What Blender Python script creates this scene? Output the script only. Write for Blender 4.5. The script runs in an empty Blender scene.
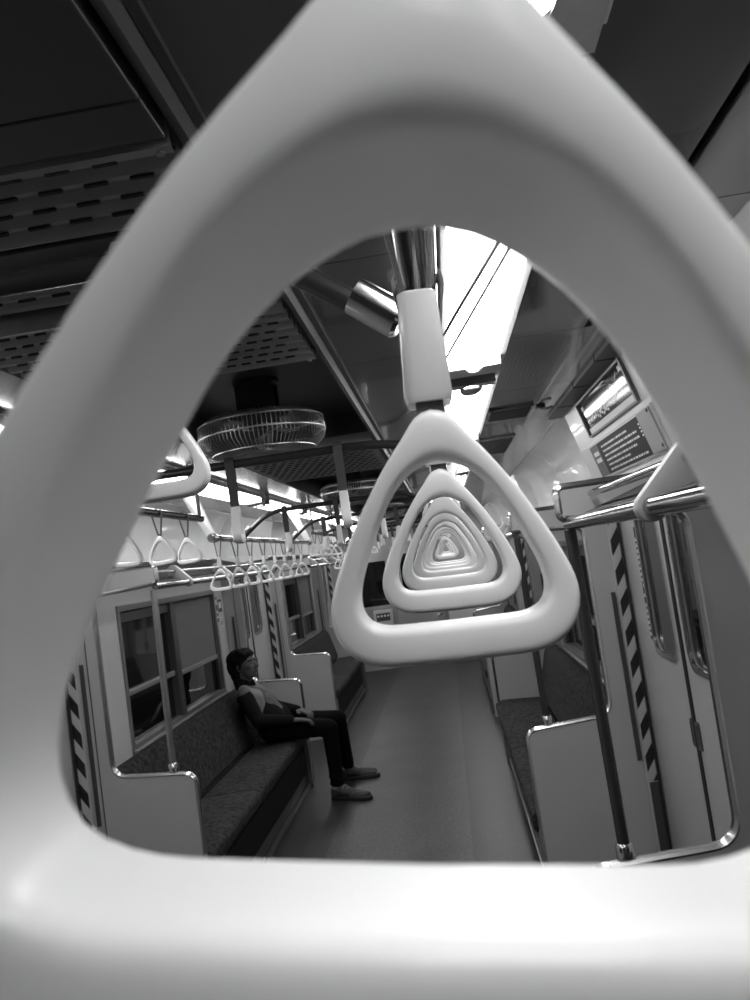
import bpy, bmesh, math, random
from mathutils import Vector, Matrix
random.seed(7)
C = bpy.context.scene.collection
PI = math.pi

# ------------------------------------------------------------------ materials
def mat(name, v, rough=.5, metal=0., noise=0., nscale=8., bump=0., bscale=60., coat=0., emit=0., spec=.5):
    m = bpy.data.materials.new(name); m.use_nodes = True
    nt = m.node_tree; b = nt.nodes['Principled BSDF']
    b.inputs['Base Color'].default_value = (v, v, v, 1)
    b.inputs['Roughness'].default_value = rough
    b.inputs['Metallic'].default_value = metal
    b.inputs['Coat Weight'].default_value = coat
    b.inputs['Specular IOR Level'].default_value = spec
    if emit:
        b.inputs['Emission Color'].default_value = (1, 1, 1, 1)
        b.inputs['Emission Strength'].default_value = emit
    tc = nt.nodes.new('ShaderNodeTexCoord')
    if noise:
        n = nt.nodes.new('ShaderNodeTexNoise'); n.inputs['Scale'].default_value = nscale; n.inputs['Detail'].default_value = 5
        r = nt.nodes.new('ShaderNodeMapRange')
        r.inputs['From Min'].default_value = .3; r.inputs['From Max'].default_value = .7
        r.inputs['To Min'].default_value = v*(1-noise); r.inputs['To Max'].default_value = v*(1+noise)
        nt.links.new(tc.outputs['Object'], n.inputs['Vector'])
        nt.links.new(n.outputs['Fac'], r.inputs['Value'])
        nt.links.new(r.outputs['Result'], b.inputs['Base Color'])
    if bump:
        n = nt.nodes.new('ShaderNodeTexNoise'); n.inputs['Scale'].default_value = bscale; n.inputs['Detail'].default_value = 3
        bp = nt.nodes.new('ShaderNodeBump'); bp.inputs['Strength'].default_value = bump; bp.inputs['Distance'].default_value = .01
        nt.links.new(tc.outputs['Object'], n.inputs['Vector'])
        nt.links.new(n.outputs['Fac'], bp.inputs['Height']); nt.links.new(bp.outputs['Normal'], b.inputs['Normal'])
    return m

M = dict(
    grip=mat('white_plastic', .82, .42, coat=.12),
    sleeve=mat('sleeve_plastic', .82, .22, coat=.3),
    belt=mat('strap_webbing', .10, .6, bump=.2, bscale=300),
    chrome=mat('chrome', .62, .16, 1.),
    rail=mat('rack_rail_chrome', .36, .10, 1.),
    steel=mat('brushed_steel', .5, .3, 1., noise=.08, nscale=30),
    darkchrome=mat('dark_painted_tube', .05, .22, .4),
    wall=mat('wall_laminate', .58, .35, noise=.03, nscale=3, coat=.2),
    cove=mat('glossy_cove_laminate', .80, .16, noise=.05, nscale=4, bump=.10, bscale=3, coat=.5),
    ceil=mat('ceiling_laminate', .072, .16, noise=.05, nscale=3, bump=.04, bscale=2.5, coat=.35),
    ceilmid=mat('ceiling_centre_paint', .055, .4, noise=.06, nscale=3),
    vent=mat('vent_panel_metal', .30, .38, .2),
    black=mat('black_void', .006, .7),
    rubber=mat('black_rubber', .012, .45),
    partition=mat('partition_laminate', .37, .4, noise=.03, nscale=4, coat=.1),
    trim=mat('edge_trim_metal', .72, .25, 1.),
    seat=mat('seat_moquette', .030, .95, spec=.2, noise=.75, nscale=38, bump=.4, bscale=180),
    seattrim=mat('seat_dark_piping', .01, .6),
    kick=mat('kick_panel_paint', .05, .4),
    frame=mat('window_frame_alu', .30, .35, .7),
    frame_dark=mat('window_post_dark', .10, .35, .5),
    sash=mat('sash_bar_grey', .28, .4, .4),
    pane=mat('night_window_glass', .006, .04, coat=.3),
    blind=mat('roller_blind_fabric', .13, .8, noise=.05, nscale=20),
    doorleaf=mat('door_steel', .46, .3, .25, noise=.04, nscale=4),
    tape_w=mat('sign_white', .75, .5),
    grey=mat('mid_grey_plastic', .3, .45),
    lgrey=mat('light_grey_plastic', .52, .4),
    dgrey=mat('dark_grey_plastic', .06, .4),
    panel_black=mat('sign_black', .008, .5, spec=.15), poster=mat('poster_gloss', .008, .07, spec=.35),
    fan=mat('fan_dark_metal', .06, .35, .6),
    fanwire=mat('fan_guard_wire', .45, .3, .8),
    blade=mat('fan_blade_grey', .10, .3),
    light=mat('lamp_diffuser', .9, .3, emit=10.5),
    lampframe=mat('lamp_frame', .62, .3, .2),
    skin=mat('skin', .085, .7, spec=.15, noise=.08, nscale=30),
    hair=mat('black_hair', .005, .85, spec=.15, bump=.5, bscale=90),
    vest=mat('grey_vest_cloth', .16, .9, noise=.15, nscale=30, bump=.3, bscale=60),
    jacket=mat('black_jacket_cloth', .006, .9, spec=.1, bump=.3, bscale=50),
    trousers=mat('black_trouser_cloth', .004, .95, spec=.1, bump=.4, bscale=40),
    shoe=mat('grey_shoe_canvas', .06, .8, noise=.3, nscale=60),
    sole=mat('shoe_rubber', .02, .6),
    lace=mat('pale_shoe_lace', .3, .8),
    eye=mat('eye_white', .10, .3), iris=mat('dark_iris', .01, .2),
    sock=mat('pale_sock', .35, .9),
    shelf=mat('rack_wire_dark', .035, .5, 0.),
    arm=mat('arm_grey_paint', .32, .45),
    header=mat('header_laminate', .70, .28, coat=.25),
    endwall=mat('end_wall_laminate', .30, .4),
)

def floor_mat():
    m = bpy.data.materials.new('speckled_floor_vinyl'); m.use_nodes = True
    nt = m.node_tree; b = nt.nodes['Principled BSDF']
    tc = nt.nodes.new('ShaderNodeTexCoord'); sx = nt.nodes.new('ShaderNodeSeparateXYZ')
    ab = nt.nodes.new('ShaderNodeMath'); ab.operation = 'ABSOLUTE'
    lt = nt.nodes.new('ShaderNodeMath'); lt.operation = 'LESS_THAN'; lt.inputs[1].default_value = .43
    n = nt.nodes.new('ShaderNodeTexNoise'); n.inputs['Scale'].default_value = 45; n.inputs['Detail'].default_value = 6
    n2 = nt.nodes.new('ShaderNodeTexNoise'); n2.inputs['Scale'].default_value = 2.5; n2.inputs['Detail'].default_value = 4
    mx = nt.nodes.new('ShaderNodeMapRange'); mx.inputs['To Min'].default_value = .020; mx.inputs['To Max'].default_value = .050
    mu = nt.nodes.new('ShaderNodeMath'); mu.operation = 'MULTIPLY'
    r1 = nt.nodes.new('ShaderNodeMapRange'); r1.inputs['From Min'].default_value = .3; r1.inputs['From Max'].default_value = .7; r1.inputs['To Min'].default_value = .35; r1.inputs['To Max'].default_value = 1.65
    r2 = nt.nodes.new('ShaderNodeMapRange'); r2.inputs['From Min'].default_value = .3; r2.inputs['From Max'].default_value = .7; r2.inputs['To Min'].default_value = .75; r2.inputs['To Max'].default_value = 1.2
    mu2 = nt.nodes.new('ShaderNodeMath'); mu2.operation = 'MULTIPLY'
    L = nt.links.new
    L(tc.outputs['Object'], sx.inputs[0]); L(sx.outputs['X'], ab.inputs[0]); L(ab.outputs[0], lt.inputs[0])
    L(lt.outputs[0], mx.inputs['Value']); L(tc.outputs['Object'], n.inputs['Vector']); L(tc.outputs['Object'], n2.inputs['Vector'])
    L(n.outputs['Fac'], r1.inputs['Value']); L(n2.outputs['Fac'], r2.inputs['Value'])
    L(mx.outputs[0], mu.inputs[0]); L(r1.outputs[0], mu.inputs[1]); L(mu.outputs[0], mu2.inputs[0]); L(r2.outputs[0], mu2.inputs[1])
    L(mu2.outputs[0], b.inputs['Base Color'])
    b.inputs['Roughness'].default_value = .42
    return m
M['floor'] = floor_mat()

def stripe_mat():
    m = bpy.data.materials.new('hazard_stripes'); m.use_nodes = True
    nt = m.node_tree; b = nt.nodes['Principled BSDF']
    tc = nt.nodes.new('ShaderNodeTexCoord'); sx = nt.nodes.new('ShaderNodeSeparateXYZ')
    a = nt.nodes.new('ShaderNodeMath'); a.operation = 'MULTIPLY_ADD'; a.inputs[1].default_value = 1.5
    ab = nt.nodes.new('ShaderNodeMath'); ab.operation = 'ABSOLUTE'
    f = nt.nodes.new('ShaderNodeMath'); f.operation = 'DIVIDE'; f.inputs[1].default_value = .135
    fr = nt.nodes.new('ShaderNodeMath'); fr.operation = 'FRACT'
    lt = nt.nodes.new('ShaderNodeMath'); lt.operation = 'LESS_THAN'; lt.inputs[1].default_value = .52
    mr = nt.nodes.new('ShaderNodeMapRange'); mr.inputs['To Min'].default_value = .40; mr.inputs['To Max'].default_value = .008
    L = nt.links.new
    L(tc.outputs['Object'], sx.inputs[0]); L(sx.outputs['X'], ab.inputs[0]); L(ab.outputs[0], a.inputs[0]); L(sx.outputs['Z'], a.inputs[2])
    L(a.outputs[0], f.inputs[0]); L(f.outputs[0], fr.inputs[0]); L(fr.outputs[0], lt.inputs[0]); L(lt.outputs[0], mr.inputs['Value'])
    L(mr.outputs[0], b.inputs['Base Color']); b.inputs['Roughness'].default_value = .45
    return m
M['hazard'] = stripe_mat()

# ------------------------------------------------------------------ mesh helper
class MB:
    def __init__(s): s.v = []; s.f = []
    def add(s, vs, fs):
        b = len(s.v); s.v += [Vector(p) for p in vs]; s.f += [tuple(i+b for i in q) for q in fs]; return s
    def box(s, x0, x1, y0, y1, z0, z1):
        if x0 > x1: x0, x1 = x1, x0
        vs = [(x0,y0,z0),(x1,y0,z0),(x1,y1,z0),(x0,y1,z0),(x0,y0,z1),(x1,y0,z1),(x1,y1,z1),(x0,y1,z1)]
        return s.add(vs, [(0,3,2,1),(4,5,6,7),(0,1,5,4),(1,2,6,5),(2,3,7,6),(3,0,4,7)])
    def rings(s, rings, cap=True, closed=False):
        n = len(rings[0]); vs = [p for r in rings for p in r]; fs = []
        K = len(rings)
        for k in range(K if closed else K-1):
            for j in range(n):
                a, b = k*n+j, k*n+(j+1) % n; k2 = (k+1) % K
                fs.append((a, b, k2*n+(j+1) % n, k2*n+j))
        if cap and not closed:
            fs.append(tuple(range(n))[::-1]); fs.append(tuple((K-1)*n+j for j in range(n)))
        return s.add(vs, fs)
    def tube(s, path, r, n=10, closed=False, flat=None):
        P = [Vector(p) for p in path]; K = len(P); rings = []; up = None
        for k in range(K):
            if closed: t = P[(k+1) % K]-P[k-1]
            else: t = P[min(k+1, K-1)]-P[max(k-1, 0)]
            t.normalize()
            if up is None:
                up = Vector((0,0,1)) if abs(t.z) < .9 else Vector((1,0,0))
            a = up - t*up.dot(t); a.normalize(); up = a; b = t.cross(a)
            rr = r[k] if isinstance(r, (list, tuple)) else r
            ra, rb = (rr, rr) if flat is None else (rr*flat[0], rr*flat[1])
            rings.append([P[k]+a*ra*math.cos(2*PI*j/n)+b*rb*math.sin(2*PI*j/n) for j in range(n)])
        return s.rings(rings, True, closed)
    def prism(s, poly, fn, d0, d1):
        n = len(poly)
        vs = [fn(p[0], p[1], d0) for p in poly]+[fn(p[0], p[1], d1) for p in poly]
        return s.add(vs, [tuple(range(n))[::-1], tuple(range(n, 2*n))]+[(j, (j+1) % n, n+(j+1) % n, n+j) for j in range(n)])
    def ring_plate(s, out, inn, fn, d0, d1):
        n = len(out)
        vs = [fn(p[0], p[1], d0) for p in out]+[fn(p[0], p[1], d0) for p in inn]+[fn(p[0], p[1], d1) for p in out]+[fn(p[0], p[1], d1) for p in inn]
        fs = []
        for j in range(n):
            k = (j+1) % n
            fs += [(j, n+j, n+k, k), (2*n+j, 2*n+k, 3*n+k, 3*n+j), (j, k, 2*n+k, 2*n+j), (n+j, 3*n+j, 3*n+k, n+k)]
        return s.add(vs, fs)
    def lathe(s, prof, c, n=24, axis='z'):
        rings = []
        for r, z in prof:
            ring = []
            for j in range(n):
                a = 2*PI*j/n
                q = (r*math.cos(a), r*math.sin(a), z) if axis == 'z' else ((r*math.cos(a), z, r*math.sin(a)) if axis == 'y' else (z, r*math.cos(a), r*math.sin(a)))
                ring.append(Vector(c)+Vector(q))
            rings.append(ring)
        return s.rings(rings)
    def ell(s, c, rad, R=None, nu=20, nv=12):
        R = R or Matrix.Identity(3); c = Vector(c); rings = []
        for i in range(1, nv):
            th = PI*i/nv
            rings.append([c+R @ Vector((rad[0]*math.sin(th)*math.cos(2*PI*j/nu), rad[1]*math.sin(th)*math.sin(2*PI*j/nu), -rad[2]*math.cos(th))) for j in range(nu)])
        return s.rings(rings)
    def cap(s, p0, p1, r0, r1, n=14):
        p0, p1 = Vector(p0), Vector(p1); t = (p1-p0); L = t.length; t.normalize()
        up = Vector((0,0,1)) if abs(t.z) < .9 else Vector((1,0,0)); a = (up-t*up.dot(t)).normalized(); b = t.cross(a); rings = []
        st = [(-math.cos(PI/2*k/5)*r0, math.sin(PI/2*k/5)*r0+1e-5) for k in range(6)]
        en = [(L+math.sin(PI/2*k/5)*r1, math.cos(PI/2*k/5)*r1+1e-5) for k in range(6)]
        for d, rr in st+en: rings.append([p0+t*d+(a*math.cos(2*PI*j/n)+b*math.sin(2*PI*j/n))*rr for j in range(n)])
        return s.rings(rings)
    def build(s, name, m, parent=None, smooth=True, bevel=0., mats=None, angle=40, origin=None):
        o0 = Vector((0,0,0))
        if parent is not None:
            q = parent
            while q is not None: o0 += q.location; q = q.parent
        if origin is not None: o0 = Vector(origin)
        me = bpy.data.meshes.new(name); me.from_pydata([v-o0 for v in s.v], [], s.f); me.update()
        bm = bmesh.new(); bm.from_mesh(me); bmesh.ops.recalc_face_normals(bm, faces=bm.faces)
        if bevel:
            es = [e for e in bm.edges if len(e.link_faces) == 2 and e.calc_face_angle(0) > .6]
            bmesh.ops.bevel(bm, geom=es, offset=bevel, segments=2, affect='EDGES', profile=.5)
        bm.to_mesh(me); bm.free()
        if smooth:
            me.polygons.foreach_set('use_smooth', [True]*len(me.polygons))
            me.set_sharp_from_angle(angle=math.radians(angle))
        me.materials.append(m)
        o = bpy.data.objects.new(name, me); C.objects.link(o)
        if parent is not None: o.parent = parent
        elif origin is not None: o.location = o0
        return o

def tag(o, label=None, cat=None, group=None, kind=None):
    if label: o['label'] = label
    if cat: o['category'] = cat
    if group: o['group'] = group
    if kind: o['kind'] = kind
    return o
def thing(name, loc, label, cat, group=None, kind=None):
    o = bpy.data.objects.new(name, None); C.objects.link(o); o.location = loc; o.empty_display_size = .05
    return tag(o, label, cat, group, kind)
def dup(root, name, loc, rot, label, group):
    r = root.copy(); C.objects.link(r); r.name = name; r.location = loc; r.rotation_euler = rot; r['label'] = label; r['group'] = group
    for ch in list(root.children):
        c = ch.copy(); C.objects.link(c); c.parent = r
        for g in list(ch.children):
            d = g.copy(); C.objects.link(d); d.parent = c
    return r
def rpath(pts, rad, seg=6, closed=False):
    out = []; n = len(pts)
    for i in range(n):
        p = Vector((*pts[i], 0)) if len(pts[i]) == 2 else Vector(pts[i])
        r = rad[i] if isinstance(rad, (list, tuple)) else rad
        if (not closed and i in (0, n-1)) or r == 0: out.append(p); continue
        a = Vector((*pts[i-1], 0)) if len(pts[i]) == 2 else Vector(pts[i-1]); b = Vector((*pts[(i+1) % n], 0)) if len(pts[i]) == 2 else Vector(pts[(i+1) % n])
        u = (a-p); v = (b-p); k = min(r, u.length*.49, v.length*.49); u.normalize(); v.normalize()
        for j in range(seg+1):
            t = j/seg; out.append((p+u*k)*(1-t)**2+p*2*t*(1-t)+(p+v*k)*t*t)
    return [(q.x, q.y) if len(pts[0]) == 2 else q for q in out]
def rrect(x0, x1, y0, y1, r, seg=6): return rpath([(x0,y0),(x1,y0),(x1,y1),(x0,y1)], r, seg, True)
ORD = 'first second third fourth fifth sixth seventh eighth ninth tenth eleventh twelfth'.split()
side_name = {-1: 'left', 1: 'right'}

# ------------------------------------------------------------------ layout (metres; X across, Y along the car, Z up)
P = [2.24, 3.89, 6.73, 8.42, 11.27]
YB, YE = -1.95, 13.0
WX, CZ = 1.30, 2.20
SEATZ = [(-.60, 2.24), (3.89, 6.73), (8.42, 11.27)]
DOORZ = [(2.24, 3.89), (6.73, 8.42), (11.27, 12.92)]
DC = [3.115, 7.575, 12.10]
WIN = [(-.05, 1.85), (4.54, 6.44), (9.27, 11.07)]

# floor
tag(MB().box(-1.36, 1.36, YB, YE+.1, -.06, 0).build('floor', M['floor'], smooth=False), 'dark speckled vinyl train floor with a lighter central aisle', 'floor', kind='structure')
# walls
for s in (-1, 1):
    w = MB(); cuts = []
    for (a, b) in WIN: cuts.append((a, b, 'w'))
    for c in DC: cuts.append((c-.71, c+.71, 'd'))
    cuts.sort(); y = YB
    for a, b, k in cuts:
        if a > y: w.box(s*WX, s*(WX+.07), y, a, 0, 1.84)
        if k == 'w': w.box(s*WX, s*(WX+.07), a, b, 0, .84).box(s*WX, s*(WX+.07), a, b, 1.605, 1.84)
        if k == 'n': w.box(s*WX, s*(WX+.07), a, b, 0, 1.84)
        if k == 'd': w.box(s*WX, s*(WX+.07), a, b, 1.80, 1.84)
        y = b
    w.box(s*WX, s*(WX+.07), y, YE, 0, 1.84)
    tag(w.build('wall_'+side_name[s], M['wall'], smooth=False), 'light laminate %s side wall of the carriage' % side_name[s], 'wall', kind='structure')
    # cove
    prof = [(1.30,1.84),(1.297,1.92),(1.283,2.0),(1.258,2.08),(1.21,2.15),(1.13,2.197),(1.13,2.30),(1.40,2.30),(1.40,1.84)]
    cv = MB(); y = YB
    edges = [YB, -.6, .8, 2.24, 3.89, 5.3, 6.73, 8.42, 9.85, 11.27, YE]
    for a, b in zip(edges[:-1], edges[1:]):
        cv.prism([(s*x, z) for x, z in prof], lambda x, z, d: (x, d, z), a+.002, b-.002)
    tag(cv.build('trim_cove_'+side_name[s], M['cove'], angle=30), 'glossy curved ceiling cove panels along the %s side' % side_name[s], 'cove', kind='structure')
# ceiling
cl = MB()
for s in (-1, 1):
    y = YB
    ys = [YB, -.9, -.12, .66, 1.44, 2.217, 2.995, 3.773, 4.55, 5.33, 6.11, 6.89, 7.67, 8.45, 9.23, 10.0, 10.8, 11.6, 12.4, YE]
    for a, b in zip(ys[:-1], ys[1:]):
        cl.box(s*.315, s*(.965 if a < 2.2 else .983), a+.002, b-.002, CZ, CZ+.03).box(s*.983, s*1.128, a+.002, b-.002, CZ, CZ+.03)
tag(cl.build('ceiling', M['ceil'], smooth=False), 'dark glossy flat ceiling panels with thin joints', 'ceiling', kind='structure')
cm = MB().box(-1.4, 1.4, YB, YE, 2.30, 2.33)
for s in (-1, 1): cm.box(s*.318, s*.33, YB, YE, 2.19, 2.30)
tag(cm.build('ceiling_recess', M['ceilmid'], smooth=False), 'dark recessed centre of the ceiling behind the fans', 'ceiling', kind='structure')
for i, s in enumerate((-1, 1)):
    t = MB().prism([(s*.300,2.172),(s*.313,2.166),(s*.317,2.190),(s*.317,2.24),(s*.30,2.24)], lambda x, z, d: (x, d, z), YB, YE)
    tag(t.build('trim_%d' % (i+1), M['ceilmid'], smooth=False), 'dark edge strip along the %s side of the ceiling centre' % side_name[s], 'trim', kind='structure')
    t = MB().tube([(s*.319, YB, 2.197), (s*.319, YE, 2.197)], .0035, 8)
    tag(t.build('trim_%d' % (i+3), M['chrome']), 'thin bright metal line along the %s side of the ceiling centre' % side_name[s], 'trim', kind='structure')
# end walls
tag(MB().box(-1.4, 1.4, YB-.06, YB, 0, 2.3).build('wall_back', M['dgrey'], smooth=False), 'plain wall closing the carriage behind the camera', 'wall', kind='structure')
tag(MB().box(-1.4, 1.4, YE, YE+.06, 0, 2.3).build('wall_end', M['endwall'], smooth=False), 'far end wall of the carriage', 'wall', kind='structure')

# ------------------------------------------------------------------ windows
nwin = 0
for s in (-1, 1):
    for zi, (a, b) in enumerate(WIN):
        if zi == 0 and s == -1: pass
        nwin += 1
        z0, z1 = .84, 1.605; mid = (a+b)/2-.07
        where = ['near the camera', 'above the near bench', 'above the far bench'][zi]
        w = thing('window_%d' % nwin, (s*WX, (a+b)/2, z0), 'dark night window on the %s wall %s' % (side_name[s], where), 'window', kind='structure')
        fn = lambda u, v, d: (s*d, u, v)
        MB().ring_plate([(a-.02,z0-.02),(b+.02,z0-.02),(b+.02,z1+.02),(a-.02,z1+.02)], [(a+.008,z0+.03),(b-.02,z0+.03),(b-.02,z1-.015),(a+.008,z1-.015)], fn, WX-.012, WX+.05).build('window_frame', M['frame'], w, False, .003)
        MB().box(s*(WX-.016), s*(WX+.05), mid-.045, mid+.045, z0+.02, z1-.01).build('window_post', M['frame_dark'], w, False, .004)
        MB().box(s*(WX-.03), s*(WX+.02), a-.02, b+.02, z0-.035, z0-.0).build('window_sill', M['frame'], w, False, .006)
        for (p, q, nm) in ((a+.02, mid-.045, 0), (mid+.045, b-.02, 1)):
            pn = MB().box(s*(WX+.03), s*(WX+.036), p, q, z0+.02, z1-.01).build('pane', M['pane'], w, False)
            if nm == 0:
                MB().box(s*(WX+.002), s*(WX+.03), p, q, 1.125, 1.155).build('sash_bar', M['sash'], w, False, .004)
                MB().box(s*(WX+.0), s*(WX+.028), p, q, z1-.075, z1-.02).build('latch_rail', M['frame_dark'], w, False, .004)
            else:
                bl = MB(); bz = 1.135
                bl.box(s*(WX+.010), s*(WX+.016), p+.004, q-.004, bz, z1-.012)
                rb = bl.build('roller_blind', M['blind'], w, False)
                MB().box(s*(WX+.004), s*(WX+.022), p+.004, q-.004, bz-.03, bz).build('hem_bar', M['sash'], rb, False, .004)
                MB().box(s*(WX+.002), s*(WX+.028), q-.04, q-.012, z0+.03, z1-.02).build('guide_rail', M['frame_dark'], w, False, .003)

# ------------------------------------------------------------------ doors
nd = 0
for s in (-1, 1):
    for zi, c in enumerate(DC):
        nd += 1
        where = ['beside the camera', 'beyond the near benches', 'at the far end'][zi]
        d = thing('door_%d' % nd, (s*WX, c, 0), 'pair of sliding steel doors with rounded windows on the %s side %s' % (side_name[s], where), 'door', kind='structure')
        fn = lambda u, v, dd: (s*dd, u, v)
        for k in (-1, 1):
            e0, e1 = (c-.71, c-.004) if k < 0 else (c+.004, c+.71)
            g0, g1 = (c-.41, c-.085) if k < 0 else (c+.085, c+.41)
            N = 6
            inn = rrect(g0, g1, 1.16, 1.74, .07, 8)
            out = []
            # outer loop matched by projecting to rectangle
            cx, cz = (g0+g1)/2, 1.45
            for (u, v) in inn:
                tu = (e1-cx)/(u-cx) if u > cx+1e-6 else ((e0-cx)/(u-cx) if u < cx-1e-6 else 1e9)
                tv = (1.80-cz)/(v-cz) if v > cz+1e-6 else ((.0-cz)/(v-cz) if v < cz-1e-6 else 1e9)
                t = min(tu, tv); out.append((cx+(u-cx)*t, cz+(v-cz)*t))
            # make sure rectangle corners are present
            for (u, v) in ((e0, .0), (e1, .0), (e1, 1.80), (e0, 1.80)):
                j = min(range(len(out)), key=lambda i: (out[i][0]-u)**2+(out[i][1]-v)**2); out[j] = (u, v)
            lf = MB().ring_plate(out, inn, fn, WX+.005, WX+.035).build('door_leaf', M['doorleaf'], d, False)
            MB().ring_plate(rrect(g0-.016, g1+.016, 1.144, 1.756, .08, 8), rrect(g0+.004, g1-.004, 1.164, 1.736, .066, 8), fn, WX-.001, WX+.01).build('window_rim', M['trim'], lf)
            MB().box(s*(WX+.018), s*(WX+.024), g0-.01, g1+.01, 1.15, 1.75).build('pane', M['pane'], lf, False)
            hy = c+k*.035
            MB().ring_plate(rrect(hy-.018, hy+.018, .86, .96, .012, 4), rrect(hy-.008, hy+.008, .87, .95, .006, 4), fn, WX-.002, WX+.008).build('pull_handle', M['frame_dark'], lf)
            MB().box(s*(WX-.001), s*(WX+.034), c+k*.004, c+k*.016, .0, 1.80).build('edge_seal', M['rubber'], lf, False)
        # striped strips on the pocket edge
        for k in ((1,) if zi == 0 else (1, -1)):
            y0_, y1_ = sorted((c+k*.712, c+k*.758)); yf = c+k*.712
            lo = .56 if s > 0 else .60
            jm = MB().box(s*1.246, s*1.2985, y0_, y1_, .0, 1.78).build('jamb', M['doorleaf'], d, False)
            MB().box(s*1.250, s*1.287, yf, yf-k*.002, lo, 1.72).build('hazard_tape', M['hazard'], jm, False)
            MB().box(s*1.2875, s*1.2985, yf, yf-k*.014, .0, 1.78).build('pocket_seal', M['rubber'], jm, False)
            MB().box(s*1.250, s*1.287, yf, yf-k*.002, .02, lo-.004).build('kick_plate', M['kick'], jm, False)
        # caution sticker with little marks by the glass
        st = MB().box(s*(WX-.0005), s*(WX+.004), c+.425, c+.455, 1.20, 1.66).build('caution_strip', M['panel_black'], d, False)
        gm = MB(); z = 1.215
        rr = random.Random(3+nd)
        while z < 1.64:
            for q in range(2):
                if rr.random() < .85: gm.box(s*(WX-.0012), s*(WX-.0004), c+.430+q*.011, c+.438+q*.011, z, z+.010)
            gm.box(s*(WX-.0012), s*(WX-.0004), c+.430, c+.449, z+.0115, z+.0145)
            z += .0235 if rr.random() < .75 else .04
        gm.build('lettering', M['tape_w'], st, False)

# door headers (sloping boards over the doors)
def hx(z): return 1.18-(z-2.05)*.279
for s in (-1, 1):
    for zi, (a, b) in enumerate(DOORZ):
        pr = [(s*1.299,1.80),(s*1.255,1.80),(s*1.238,1.815),(s*hx(1.87),1.87),(s*hx(2.205),2.205),(s*1.299,2.205)]
        where = ['beside the camera', 'in the middle of the car', 'at the far end'][zi]
        tag(MB().prism(pr, lambda x, z, d: (x, d, z), a+.05, b-.05).build('trim_header', M['header'], smooth=False), 'sloping header board above the %s doors %s' % (side_name[s], where), 'door header', kind='structure')
hs = MB()
for (ya, yb) in ((2.30, 2.62), (2.64, 3.05), (3.07, 3.48), (3.50, 3.83)): hs.box(1.062, 1.128, ya, yb, 2.186, 2.1995)
tag(hs.build('trim_header_strip', M['dgrey'], smooth=False), 'dark strip on the ceiling edge above the right advert', 'trim', kind='structure')
# right header signs
def slab(mb, y0, y1, z0, z1, off, th):   # slab lying on the sloped right header
    n = Vector((-1, 0, -.279)).normalized()
    vs = []
    for o in (off, off+th):
        for (y, z) in ((y0, z0), (y1, z0), (y1, z1), (y0, z1)): vs.append(Vector((hx(z), y, z))+n*o)
    return mb.add(vs, [(0,1,2,3),(7,6,5,4),(0,4,5,1),(1,5,6,2),(2,6,7,3),(3,7,4,0)])
def strip_poly(mb, pts, w, off, th):
    for (ya, za), (yb, zb) in zip(pts[:-1], pts[1:]):
        L = math.hypot(yb-ya, zb-za) or 1; ny, nz = -(zb-za)/L*w, (yb-ya)/L*w
        n = Vector((-1, 0, -.279)).normalized(); q = []
        for o in (off, off+th):
            for (y, z) in ((ya-ny, za-nz), (yb-ny, zb-nz), (yb+ny, zb+nz), (ya+ny, za+nz)): q.append(Vector((hx(z), y, z))+n*o)
        mb.add(q, [(0,1,2,3),(7,6,5,4),(0,4,5,1),(1,5,6,2),(2,6,7,3),(3,7,4,0)])
fr = thing('advert_frame', (hx(2.12), 3.06, 2.12), 'framed dark glossy advert with pale strip on right header board above the notice', 'advert frame')
A0, A1, B0, B1 = 2.625, 3.49, 2.045, 2.188
fm = MB()
for (y0, y1, z0, z1) in ((A0, A1, B0, B0+.007), (A0, A1, B1-.007, B1), (A0, A0+.018, B0+.007, B1-.007), (A1-.018, A1, B0+.007, B1-.007)): slab(fm, y0, y1, z0, z1, .0005, .012)
fm.build('frame', M['frame_dark'], fr, False)
slab(MB(), A0+.018, A1-.018, B0+.007, B1-.007, .0003, .003).build('poster', M['poster'], fr, False)
pm = MB(); slab(pm, A0+.02, A1-.03, B0+.009, B0+.030, .0034, .0004)
slab(pm, A0+.03, A0+.085, B1-.031, B1-.014, .0034, .0004); slab(pm, A1-.09, A1-.04, B1-.04, B1-.025, .0034, .0004)
strip_poly(pm, [(2.75,2.165),(2.82,2.135),(2.88,2.15),(2.98,2.112),(3.05,2.13),(3.16,2.10),(3.25,2.125),(3.36,2.095)], .0016, .0034, .0004)
strip_poly(pm, [(2.80,2.115),(2.92,2.09),(3.0,2.105),(3.12,2.085)], .0012, .0034, .0004)
for q in range(9): slab(pm, 3.02+q*.026, 3.036+q*.026, 2.083+.006*(q % 3), 2.094+.006*(q % 3), .0034, .0004)
pm.build('poster_print', M['lgrey'], fr, False)
nb = thing('notice_board', (hx(1.95), 3.15, 1.95), 'pale notice board with a black text panel on the right header below the advert', 'notice board')
slab(MB(), 2.53, 3.80, 1.878, 2.022, .0005, .010).build('board', M['lgrey'], nb, False, .002)
slab(MB(), 2.54, 2.70, 1.884, 2.016, .0108, .006).build('end_box', M['grey'], nb, False, .002)
slab(MB(), 2.70, 3.58, 1.885, 2.012, .0108, .0012).build('text_panel', M['panel_black'], nb, False)
slab(MB(), 3.42, 3.58, 1.885, 2.012, .0122, .0006).build('heading_panel', M['dgrey'], nb, False)
tx = MB(); rr = random.Random(11)
for row in range(6):
    y = 3.36; z = 1.995-row*.0185
    end = 3.36-rr.uniform(.35, .6)
    while y > max(end, 2.72):
        w = rr.uniform(.012, .034); slab(tx, y-w, y, z-.007, z, .0122, .0005); y -= w+rr.uniform(.006, .018)
tx.build('lettering', M['tape_w'], nb, False)
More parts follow.
